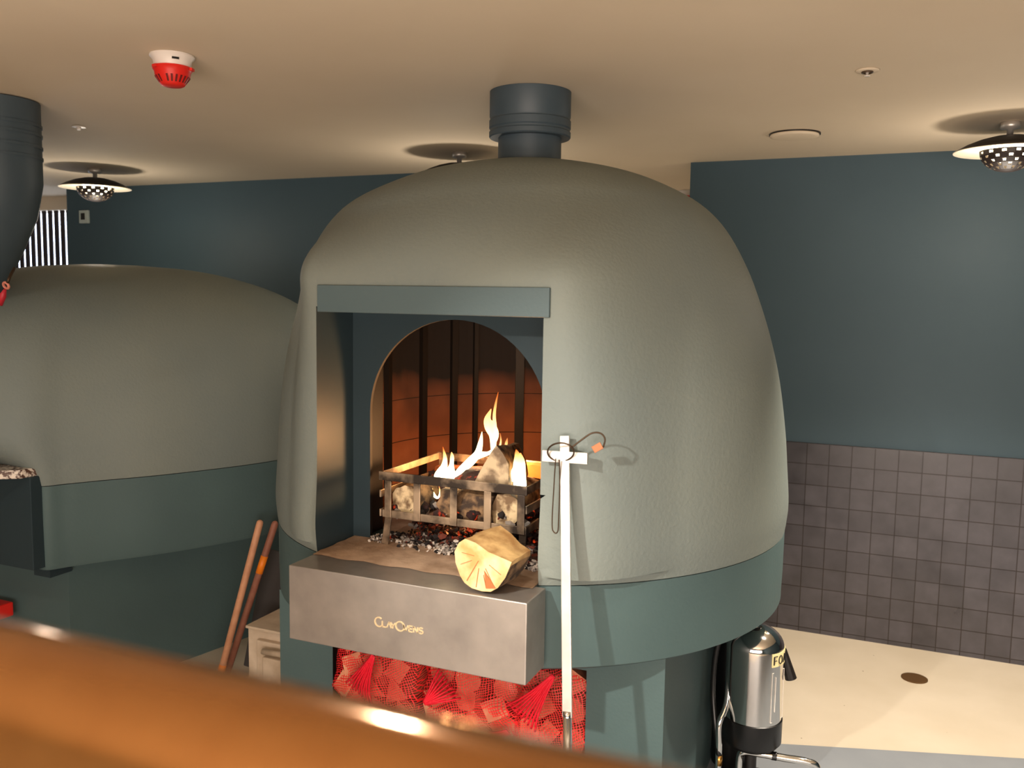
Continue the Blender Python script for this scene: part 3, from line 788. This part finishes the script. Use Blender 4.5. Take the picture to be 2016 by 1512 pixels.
# ------------------------------------------------------------------ net bags of logs
def mat_net():
    m = bpy.data.materials.new('red_netting'); m.use_nodes = True; nt = m.node_tree; b = nt.nodes['Principled BSDF']
    b.inputs['Base Color'].default_value = hexc('#f2282a'); b.inputs['Roughness'].default_value = .5
    out = [n for n in nt.nodes if n.type == 'OUTPUT_MATERIAL'][0]
    tc = nt.nodes.new('ShaderNodeTexCoord')
    nz = nt.nodes.new('ShaderNodeTexNoise'); nz.inputs['Scale'].default_value = 9; nt.links.new(tc.outputs['Object'], nz.inputs['Vector'])
    dis = nt.nodes.new('ShaderNodeVectorMath'); dis.operation = 'MULTIPLY_ADD'; dis.inputs[1].default_value = (.05, .05, .05)
    nt.links.new(nz.outputs['Color'], dis.inputs[0]); nt.links.new(tc.outputs['Object'], dis.inputs[2])
    rt = nt.nodes.new('ShaderNodeMapping'); rt.inputs['Rotation'].default_value = (0, .35, .3); nt.links.new(dis.outputs[0], rt.inputs[0])
    sep = nt.nodes.new('ShaderNodeSeparateXYZ'); nt.links.new(rt.outputs[0], sep.inputs[0])
    outs = []
    for ax, sc_ in (('X', 1 / .0075), ('Z', 1 / .0075)):
        a = nt.nodes.new('ShaderNodeMath'); a.operation = 'MULTIPLY'; a.inputs[1].default_value = sc_; nt.links.new(sep.outputs[ax], a.inputs[0])
        f = nt.nodes.new('ShaderNodeMath'); f.operation = 'FRACT'; nt.links.new(a.outputs[0], f.inputs[0])
        l = nt.nodes.new('ShaderNodeMath'); l.operation = 'LESS_THAN'; l.inputs[1].default_value = .24; nt.links.new(f.outputs[0], l.inputs[0]); outs.append(l)
    mxm = nt.nodes.new('ShaderNodeMath'); mxm.operation = 'MAXIMUM'; nt.links.new(outs[0].outputs[0], mxm.inputs[0]); nt.links.new(outs[1].outputs[0], mxm.inputs[1])
    tr = nt.nodes.new('ShaderNodeBsdfTransparent'); mx = nt.nodes.new('ShaderNodeMixShader')
    nt.links.new(mxm.outputs[0], mx.inputs[0]); nt.links.new(tr.outputs[0], mx.inputs[1]); nt.links.new(b.outputs[0], mx.inputs[2]); nt.links.new(mx.outputs[0], out.inputs[0])
    return m


M_net = mat_net(); M_redtie = mat('red_bunched_net', '#f01630', .6, bump=(90, .8, .006))
M_logred = mat('bagged_wood', '#e09a74', .8, noise=(16, 6, .2), col2='#b8664a', bump=(30, .5, .006))


def log_bag(label, cx, cy, z0, wx, wy, h, seed, tie):
    rnd = random.Random(seed)
    t = thing('log_bag', label, 'log bag', (cx, cy, z0), 'red net bags of firewood under the oven')
    allv = []
    bm = bmesh.new(); rows = 4
    for rz in range(rows):
        for k in range(3):
            lx = cx + (k - 1) * wx / 3.2 + rnd.uniform(-.02, .02); lz = z0 + h * (rz + .5) / rows
            ang = rnd.uniform(-.5, .5); r_ = min(wx / 5.2, h / rows * .62)
            kind = rnd.choice(('tri', 'quad', 'round'))
            if kind == 'tri': ol = [(r_ * 1.2 * cos(a + ang), r_ * 1.2 * sin(a + ang)) for a in (0, 2.1, 4.2)]
            elif kind == 'quad': ol = [(r_ * 1.1 * cos(a + ang), r_ * 1.1 * sin(a + ang)) for a in (0, 1.4, 3.1, 4.5)]
            else: ol = circ(r_, 10)
            nv = len(bm.verts)
            half_round(bm, (lx, cy - wy / 2 + rnd.uniform(0, .04), lz), (rnd.uniform(-.25, .25), 1, rnd.uniform(-.15, .15)), wy * .9, ol, rnd.randrange(999), .003, 0, 3)
    bm.verts.ensure_lookup_table(); allv = [v.co.copy() for v in bm.verts]
    obj('firewood', bm, M_logred, t)
    bm = bmesh.new()
    cen = Vector((cx, cy, z0 + h / 2))
    for c in allv: bm.verts.new(cen + (c - cen) * 1.045 + Vector((rnd.uniform(-.004, .004),) * 3))
    r = bmesh.ops.convex_hull(bm, input=list(bm.verts))
    bmesh.ops.delete(bm, geom=[v for v in bm.verts if not v.link_faces], context='VERTS')
    bmesh.ops.subdivide_edges(bm, edges=list(bm.edges), cuts=3, use_grid_fill=True)
    for v in bm.verts:
        # the net sags inward between the logs
        dmin = min((v.co - c).length for c in allv[::2])
        v.co += (cen - v.co).normalized() * min(.018, dmin * .35)
        if v.co.z < z0 + .002: v.co.z = z0 + .002
    obj('net', bm, M_net, t, True)
    # bunched neck
    bm = bmesh.new(); p0 = Vector(tie[0]); p1 = Vector(tie[1]); dd = (p1 - p0)
    side = dd.cross(Vector((0, 1, 0))).normalized()
    for k in range(9):
        a = (k - 4) / 4
        q = [p0 + side * a * .004, p0 + dd * .35 + side * a * .018 + Vector((0, -.008 * rnd.random(), 0)), p0 + dd * .7 + side * a * .036 + Vector((0, -.006 * rnd.random(), 0)), p1 + side * a * .055 + Vector((0, .02, 0))]
        tube(bm, spline(q, 4), .0032, 6, radii=None)
    obj('gathered_neck', bm, M_redtie, t, True)
    return t


log_bag('red net bag of split logs at the left end of the wood store', -1.47, 2.50, .335, .29, .34, .28, 5, (at(735, 1290, 2.26), at(700, 1370, 2.31)))
log_bag('red net bag with round logs in the middle of the wood store', -1.14, 2.52, .285, .34, .34, .27, 17, (at(835, 1385, 2.30), at(880, 1350, 2.33)))
log_bag('red net bag of logs at the right end behind the steel tool', -.89, 2.55, .255, .21, .34, .34, 29, (at(1090, 1330, 2.30), at(1020, 1420, 2.30)))
log_bag('red net bag of logs lowest in the wood store under the middle bag', -1.22, 2.54, .022, .74, .34, .225, 41, (at(1000, 1440, 2.33), at(960, 1470, 2.33)))
# ------------------------------------------------------------------ poles, crate, board between the ovens
def pole(label, top, bot, m, bandspan=None, group=None):
    top, bot = Vector(top), Vector(bot); d = (bot - top)
    t = d * (bot.z / bot.z if False else 1)
    foot = top + d * (top.z / (top.z - bot.z)) * .999 if top.z != bot.z else bot
    bm = bmesh.new(); dn = (foot - top).normalized(); nn = 14
    pts = [top + dn * .003 * k for k in range(4)] + [top + dn * .02, foot]
    tube(bm, pts, .015, 16, radii=[.006, .010, .0125, .014, .015, .015])
    o = obj('wooden_handle', bm, m, None, True); tag(o, label, 'handle', group)
    for (a, b) in bandspan or []:
        bm = bmesh.new(); tube(bm, [top + dn * a, top + dn * b], .0158, 16); q = obj('tape_band', bm, M_orange, None, True); q.parent = o; q['label'] = 'orange tape'
    return o


pole('pale wooden broom handle, the nearer of the two leaning between the ovens', at(513, 1024, 3.02), at(440, 1305, 2.90), M_pole, [(.64, .70)])
pole('darker wooden handle with orange tape band, leaning behind the paler one', at(543, 1026, 3.10), at(455, 1300, 2.98), M_poledark, [(.16, .24)])
crate = thing('crate', 'dirty cream plastic crate behind the oven corner by the broom handles', 'crate', (-2.2, 2.98, 0))
A = at(489, 1228, 2.86)
bm = bmesh.new()
zt = A.z; x0 = A.x
box(bm, x0, x0 + .34, 2.86, 2.88, .002, zt - .012)
obj('front_panel', bm, M_cream, crate)
bm = bmesh.new(); box(bm, x0, x0 + .34, 2.84, 3.16, zt - .012, zt, .003); obj('lid', bm, M_cream, crate)
bm = bmesh.new(); box(bm, x0, x0 + .02, 2.88, 3.16, .002, zt - .012); obj('side_panel', bm, M_cream, crate)
bm = bmesh.new(); box(bm, x0 + .06, x0 + .34, 2.835, 2.86, .002, zt - .05, .004); obj('raised_frame', bm, M_cream, crate)
bm = bmesh.new(); box(bm, x0 + .115, x0 + .34, 2.80, 2.835, .002, zt - .10, .006); obj('door', bm, M_cream, crate)
bm = bmesh.new(); tube(bm, [(x0 + .12, 2.80, zt - .075), (x0 + .33, 2.80, zt - .068)], .012, 12); obj('handle_bar', bm, M_cream, crate, True)
bm = bmesh.new(); B_ = at(522, 1095, 3.12)
obox(bm, (B_.x + .0, 3.10, .002), (B_.x + .05, 3.20, B_.z), .22, .012, up=Vector((0, 1, 0)), bev=.003)
tag(obj('board', bm, M_greybd), 'dark grey board standing behind the cream crate', 'board')

# ------------------------------------------------------------------ fire extinguisher on a chrome stand
ex, ey = -.372, 3.0
ext = thing('fire_extinguisher', 'polished steel foam extinguisher with black base at the oven right side', 'fire extinguisher', (ex, ey, .17))
R = .095
bm = bmesh.new(); lathe(bm, [(0, .19), (R, .19), (R, .515)] + [(R * cos(t * pi / 20), .515 + .075 * sin(t * pi / 20)) for t in range(1, 10)] + [(.018, .60), (0, .60)], ex, ey, 64)
autosmooth(obj('cylinder', bm, M_chrome, ext), 50)
bm = bmesh.new(); lathe(bm, [(0, .172), (R * .88, .172), (R * 1.03, .19), (R * 1.04, .27), (R * 1.005, .272), (R * 1.003, .26)], ex, ey, 64, cap=False); autosmooth(obj('black_base', bm, M_black, ext), 40)
bm = bmesh.new(); lathe(bm, [(0, .598), (.022, .598), (.022, .63), (.015, .64), (0, .64)], ex, ey, 24)
obox(bm, (ex + .0, ey, .635), (ex - .10, ey - .03, .655), .022, .01); obox(bm, (ex + .01, ey, .63), (ex - .09, ey - .03, .615), .02, .01)
obj('valve_and_handle', bm, M_black, ext)
# hose
bm = bmesh.new(); hp = spline([(ex - .02, ey - .02, .625), (ex - .07, ey - .05, .60), (ex - .115, ey - .06, .52), (ex - .125, ey - .06, .35), (ex - .095, ey - .10, .18), (ex - .09, ey - .10, .155)], 6)
tube(bm, hp, .010, 12); obj('hose', bm, M_black, ext, True)
bm = bmesh.new(); e = hp[-1]; tube(bm, [e, e - Vector((0, 0, .035))], .0115, 14); obj('hose_nozzle', bm, M_brassf, ext, True)['label'] = 'brass hose end'
bm = bmesh.new(); tube(bm, [(ex + .085, ey + .045, .50), (ex + .115, ey + .05, .40)], .016, 14, radii=[.012, .02]); obj('clip', bm, M_darkplastic, ext)
# label patch wrapped on the body (real angles around the cylinder)
def patch(a0, a1, z0, z1, rr, m, name):
    b = bmesh.new(); n = 10
    for i in range(n):
        t0 = radians(a0 + (a1 - a0) * i / n); t1 = radians(a0 + (a1 - a0) * (i + 1) / n)
        q = [b.verts.new((ex + r_ * cos(t), ey + r_ * sin(t), z)) for r_ in (rr, rr + .0012) for t, z in ((t0, z0), (t1, z0), (t1, z1), (t0, z1))]
        for f in ((0, 1, 2, 3), (4, 7, 6, 5), (0, 4, 5, 1), (2, 6, 7, 3), (1, 5, 6, 2), (3, 7, 4, 0)): b.faces.new([q[k] for k in f])
    bmesh.ops.remove_doubles(b, verts=b.verts, dist=1e-6)
    return obj(name, b, m, ext)
M_lab = mat('cream_label', '#f0e2a8', .5)
patch(-48, 20, .475, .52, R + .0004, M_lab, 'label_band')['label'] = 'cream band printed in dark capitals'
b = bmesh.new()
def cyl_pt(s, z, rr=R + .0022): t = radians(-46) + s / R; return Vector((ex + rr * cos(t), ey + rr * sin(t), z))
def gst(pts, th=.005):
    for p, q in zip(pts, pts[1:]): tube(b, [cyl_pt(*p), cyl_pt(*q)], th / 2, 6, flat=.6)
s0, z0_, h_ = .004, .483, .028
gst([(s0, z0_), (s0, z0_ + h_), (s0 + .014, z0_ + h_)]); gst([(s0, z0_ + h_ / 2), (s0 + .011, z0_ + h_ / 2)]); s0 += .022
gst([(s0 + .008 + .009 * cos(t * pi / 6), z0_ + h_ / 2 + h_ / 2 * sin(t * pi / 6)) for t in range(13)]); s0 += .024
gst([(s0, z0_), (s0 + .009, z0_ + h_), (s0 + .018, z0_)]); gst([(s0 + .004, z0_ + .010), (s0 + .014, z0_ + .010)]); s0 += .024
gst([(s0, z0_), (s0, z0_ + h_), (s0 + .009, z0_ + .012), (s0 + .018, z0_ + h_), (s0 + .018, z0_)])
obj('lettering', b, M_darkplastic, ext)
b = bmesh.new()
gst([(.0, .25 + .035), (.0, .455), (.07, .455), (.07, .285), (0, .285)], .0015); gst([(.015, .32), (.015, .44)], .002)
obj('printed_frame', b, M_white, ext)
# stand
stand = thing('extinguisher_stand', 'bent chrome tube floor stand carrying the steel extinguisher', 'stand', (-.42, 3.05, 0))
bm = bmesh.new()
tube(bm, spline([(-.462, 2.90, .012), (-.464, 2.90, .20), (-.466, 2.905, .28), (-.450, 2.935, .34), (-.447, 2.97, .45), (-.445, 2.98, .60)], 6), .011, 14)
obj('upright_post', bm, M_chrome, stand, True)
bm = bmesh.new(); tube(bm, spline([(-.402, 2.965, .02), (-.404, 2.965, .14), (-.39, 2.96, .172), (-.35, 2.965, .175), (-.26, 2.985, .168), (-.19, 3.0, .163), (-.155, 3.01, .14), (-.150, 3.012, .02)], 6), .0125, 14)
obj('tube_hoop', bm, M_chrome, stand, True)
bm = bmesh.new(); tube(bm, [(-.30, 2.976, .172), (-.285, 2.979, .171)], .0145, 14); obj('rubber_ring', bm, M_black, stand)
bm = bmesh.new(); lathe(bm, [(0, .006), (.15, .006), (.15, .016), (.13, .02), (0, .02)], -.37, 3.02, 48); obj('base_plate', bm, M_darkplastic, stand, True)
bm = bmesh.new(); lathe(bm, [(0, .02), (.02, .02), (.02, .185), (.075, .187), (.075, .1915), (0, .1915)], ex, ey, 32); obj('support', bm, M_darkplastic, stand)
# second, black extinguisher behind
e2 = thing('fire_extinguisher', 'black extinguisher half hidden behind the polished steel one', 'fire extinguisher', (-.445, 3.16, 0))
bm = bmesh.new(); lathe(bm, [(0, .018), (.062, .018), (.065, .03), (.065, .45), (.05, .50), (.02, .53), (0, .53)], -.470, 3.17, 40); autosmooth(obj('cylinder', bm, M_black, e2), 50)
bm = bmesh.new(); lathe(bm, [(0, .53), (.018, .53), (.018, .58), (0, .58)], -.470, 3.17, 20); obj('valve', bm, M_chrome, e2)

ext.location.z += .02
# ------------------------------------------------------------------ ceiling things
def saucer_lamp(x, y, label, power=7):
    t = thing('saucer_lamp', label, 'ceiling lamp', (x, y, 2.4), 'perforated saucer lamps on the ceiling')
    bm = bmesh.new(); lathe(bm, [(0, 2.399), (.035, 2.399), (.035, 2.375), (.012, 2.37), (.012, 2.345), (0, 2.345)], x, y, 24); obj('ceiling_cap', bm, M_steel_pol, t, True)
    bm = bmesh.new(); pr = [(.012, 2.348), (.06, 2.343), (.11, 2.330), (.155, 2.312), (.197, 2.288)]
    lathe(bm, pr + [(.196, 2.2855)] + [(a, b - .0035) for a, b in pr[::-1][1:]], x, y, 64, cap=False)
    for f in bm.faces:
        c = f.calc_center_median(); rr = math.hypot(c.x - x, c.y - y)
    sa = obj('saucer', bm, [M_lampout, M_lampin], t, True)
    for p in sa.data.polygons:
        c = p.center; rr = math.hypot(c.x - x, c.y - y)
        # lower skin is the white inside
        zo = 0
        for (r0, z0), (r1, z1) in zip(pr, pr[1:]):
            if r0 <= rr <= r1: zo = z0 + (z1 - z0) * (rr - r0) / (r1 - r0)
        p.material_index = 1 if c.z < zo - .0015 else 0
    # perforated bowl: real holes
    bm = bmesh.new(); nu, nv = 26, 7; rb = .103; rings = []
    for j in range(nv + 1):
        ph = pi / 2 * j / nv; rings.append([bm.verts.new((x + rb * cos(ph) * cos(2 * pi * i / nu), y + rb * cos(ph) * sin(2 * pi * i / nu), 2.290 - .082 * sin(ph))) for i in range(nu)] if j < nv else [bm.verts.new((x, y, 2.208))])
    fs = []
    for j in range(nv):
        for i in range(nu):
            k = (i + 1) % nu
            if j == nv - 1: bm.faces.new((rings[j][i], rings[j][k], rings[nv][0]))
            else: fs.append((j, i, bm.faces.new((rings[j][i], rings[j][k], rings[j + 1][k], rings[j + 1][i]))))
    hole = [f for j, i, f in fs if (i + j) % 2 == 0 and j < nv - 2]
    for f in hole: bmesh.ops.inset_individual(bm, faces=[f], thickness=max(.0005, min(e.calc_length() for e in f.edges) / 2 - .0024))
    bmesh.ops.delete(bm, geom=hole, context='FACES')
    bo = obj('perforated_bowl', bm, M_lampbowl, t, False)
    bo['label'] = 'dark bowl pierced with small holes'
    bm = bmesh.new(); bmesh.ops.create_uvsphere(bm, u_segments=24, v_segments=12, radius=1, matrix=Matrix.Translation((x, y, 2.288)) @ Matrix.Diagonal((.075, .075, .045, 1)))
    obj('bulb', bm, M_bulb, t, True)
    l = bpy.data.lights.new('lamp_fill', 'POINT'); l.energy = power; l.color = WARM; l.shadow_soft_size = .06  # added unseen point light below the bowl, fills the walls and ceiling around
    lo = bpy.data.objects.new('lamp_fill', l); C.objects.link(lo); lo.location = (x, y, 1.98)
    return t


M_lampout = mat('bronze_saucer_outside', '#2e2824', .45, .3)
M_lampin = mat('white_saucer_inside', '#fff4dc', .5)
M_lampbowl = mat('dark_bronze_bowl', '#1e120f', .5)
M_bulb = mat('opal_bulb', '#fff3d8', .4, emit=('#ffe9bd', 12))
saucer_lamp(-4.34, 3.90, 'perforated saucer lamp above the low left oven')
saucer_lamp(-2.02, 4.02, 'saucer lamp mostly hidden behind the top of the large dome')
saucer_lamp(.376, 4.01, 'perforated saucer lamp cut by the right frame edge, over the tiled wall')


def detector(x, y, label, s=1.0):
    t = thing('smoke_detector', label, 'smoke detector', (x, y, 2.4))
    bm = bmesh.new(); lathe(bm, [(0, 2.399), (.064 * s, 2.399), (.065 * s, 2.394), (.056 * s, 2.384), (.053 * s, 2.370), (.050 * s, 2.362), (0, 2.362)], x, y, 48); autosmooth(obj('white_base', bm, M_white, t), 40)
    bm = bmesh.new(); lathe(bm, [(0, 2.364), (.056 * s, 2.364), (.057 * s, 2.357), (.052 * s, 2.350), (.050 * s, 2.337), (.038 * s, 2.318), (.034 * s, 2.312), (.028 * s, 2.309), (0, 2.308)], x, y, 48); 
    autosmooth(obj('red_cover', bm, M_red, t), 40)
    for k in range(22):
        a = 2 * pi * k / 22
        if k % 6 == 5: continue
        b = bmesh.new(); p = Vector((x + .0435 * s * cos(a), y + .0435 * s * sin(a), 2.327)); dr = Vector((cos(a) * .0065, sin(a) * .0065, .009))
        obox(b, p - dr, p + dr, .0055, .002, up=Vector((cos(a), sin(a), -.6))); obj('slot', b, M_slot, t)
    for a in (20, 140, 260):
        b = bmesh.new(); a = radians(a); p = Vector((x + .056 * s * cos(a), y + .056 * s * sin(a), 2.358)); obox(b, p, p + Vector((cos(a), sin(a), 0)) * .008, .018, .008); obj('cover_tab', b, M_red, t)
    b = bmesh.new(); a = radians(-62 + 25); p = Vector((x + .0555 * s * cos(a), y + .0555 * s * sin(a), 2.381)); sd = Vector((-sin(a), cos(a), 0)) * .010
    obox(b, p - sd, p + sd, .004, .006, up=Vector((0, 0, 1))); obj('indicator_window', b, M_darkplastic, t)
    return t


M_slot = mat('dark_red_slot', '#6a0f0c', .6)
detector(-2.03, 2.12, 'white smoke detector with red dust cover near the top left of the ceiling')
detector(-1.285, 5.9, 'small distant red capped detector beyond the wall corner right of the dome')

bm = bmesh.new(); lathe(bm, [(0, 2.399), (.036, 2.399), (.034, 2.396), (.018, 2.3955), (0, 2.3955)], -.115, 2.99, 32)
spk = thing('sprinkler', 'small recessed sprinkler on the right half of the ceiling', 'sprinkler', (-.115, 2.99, 2.4))
obj('rosette', bm, M_ceil, spk, True)
bm = bmesh.new(); tube(bm, [(-.115 + .015 * cos(t), 2.99 + .015 * sin(t), 2.393) for t in [2 * pi * k / 20 for k in range(20)]], .0028, 8, closed=True); obj('cup', bm, mat('sprinkler_metal', '#5a4a3c', .4, .6), spk, True)
bm = bmesh.new(); lathe(bm, [(0, 2.396), (.005, 2.396), (.004, 2.384), (.009, 2.383), (.009, 2.3815), (0, 2.3815)], -.115, 2.99, 20); obj('nozzle', bm, M_white, spk, True)
bm = bmesh.new(); lathe(bm, [(0, 2.399), (.028, 2.399), (.028, 2.396), (.010, 2.394), (.008, 2.385), (0, 2.385)], -3.295, 2.883, 28)
tag(obj('sprinkler', bm, M_white), 'faint white sprinkler rosette beside the left flue', 'sprinkler')
dv = thing('ceiling_vent', 'flush white round ceiling disc between dome and right lamp', 'vent', (-.428, 4.009, 2.4))
bm = bmesh.new(); lathe(bm, [(0, 2.3995), (.105, 2.3995), (.105, 2.394), (.098, 2.3935), (.0, 2.3935)], -.428, 4.009, 48); obj('rim', bm, M_darkplastic, dv)
bm = bmesh.new(); lathe(bm, [(0, 2.393), (.10, 2.393), (.10, 2.386), (.085, 2.382), (0, 2.382)], -.428, 4.0, 48); obj('disc', bm, M_ceil, dv, True)
# thermostat on left wall
th = thing('thermostat', 'small white thermostat box on the teal wall below the left lamp', 'thermostat', (-5.24, 4.62, 2.2))
bm = bmesh.new(); box(bm, -5.285, -5.20, 4.600, 4.6195, 2.155, 2.245, .004); obj('housing', bm, mat('pale_plastic', '#b9c4bf', .5), th)
bm = bmesh.new(); box(bm, -5.262, -5.228, 4.596, 4.600, 2.18, 2.225); obj('display', bm, M_darkplastic, th)
# drain cover
bm = bmesh.new(); lathe(bm, [(0, .0005), (.056, .0005), (.056, .004), (.05, .005), (0, .005)], .171, 4.29, 40)
tag(obj('drain_cover', bm, mat('brown_drain', '#5f4322', .6, .3)), 'round brown drain cover set in the pale floor', 'drain cover')
# red and pink shapes hanging at the left flue
pull = thing('red_hanging_shape', 'red and pink hanging shapes beside the left flue foot', 'handle', at(12, 570, 2.12))
p = [at(28, 528, 2.16), at(18, 548, 2.12), at(14, 560, 2.12)]
bm = bmesh.new(); tube(bm, spline(p, 4), .005, 8); obj('hanger', bm, M_iron, pull, True)
q = at(12, 562, 2.12); bm = bmesh.new(); tube(bm, [q + Vector((.012 * cos(t), -.004 * sin(t), .010 * sin(t))) for t in [2 * pi * k / 20 for k in range(20)]], .0045, 10, closed=True); obj('ring', bm, mat('pink_ring', '#c77866', .5), pull, True)
bm = bmesh.new(); tube(bm, [at(10, 570, 2.12), at(5, 583, 2.12), at(0, 600, 2.12)], .01, 12, radii=[.005, .012, .009]); obj('tapered_piece', bm, mat('dark_red_piece', '#b01c2c', .5), pull, True)
# red crate edge in the left pedestal
bm = bmesh.new(); box(bm, -3.46, -3.305, 2.36, 2.49, .34, .40, .006)
rb = tag(obj('red_box', bm, M_red), 'red box just showing at the left frame edge below the granite shelf', 'box')

# ------------------------------------------------------------------ brass rail in the foreground
rail = thing('brass_rail', 'out of focus brass handrail crossing the bottom left foreground', 'rail', (0, .3, 0))
rr = .045
bm = bmesh.new(); tube(bm, [(-2.6, .30, 1.5335 - 1.1437 * rr), (-1.2, .30, 1.5335 - 1.1437 * rr), (0, .30, 1.5342 - 1.1437 * rr), (1.6, .30, 1.5342 - 1.1437 * rr)], rr, 96)
autosmooth(obj('tube', bm, M_brass, rail), 40)
for X in (-2.2, 1.3):
    bm = bmesh.new(); tube(bm, [(X, .30, .002), (X, .30, 1.45)], .03, 24); autosmooth(obj('post', bm, M_brass, rail), 40)
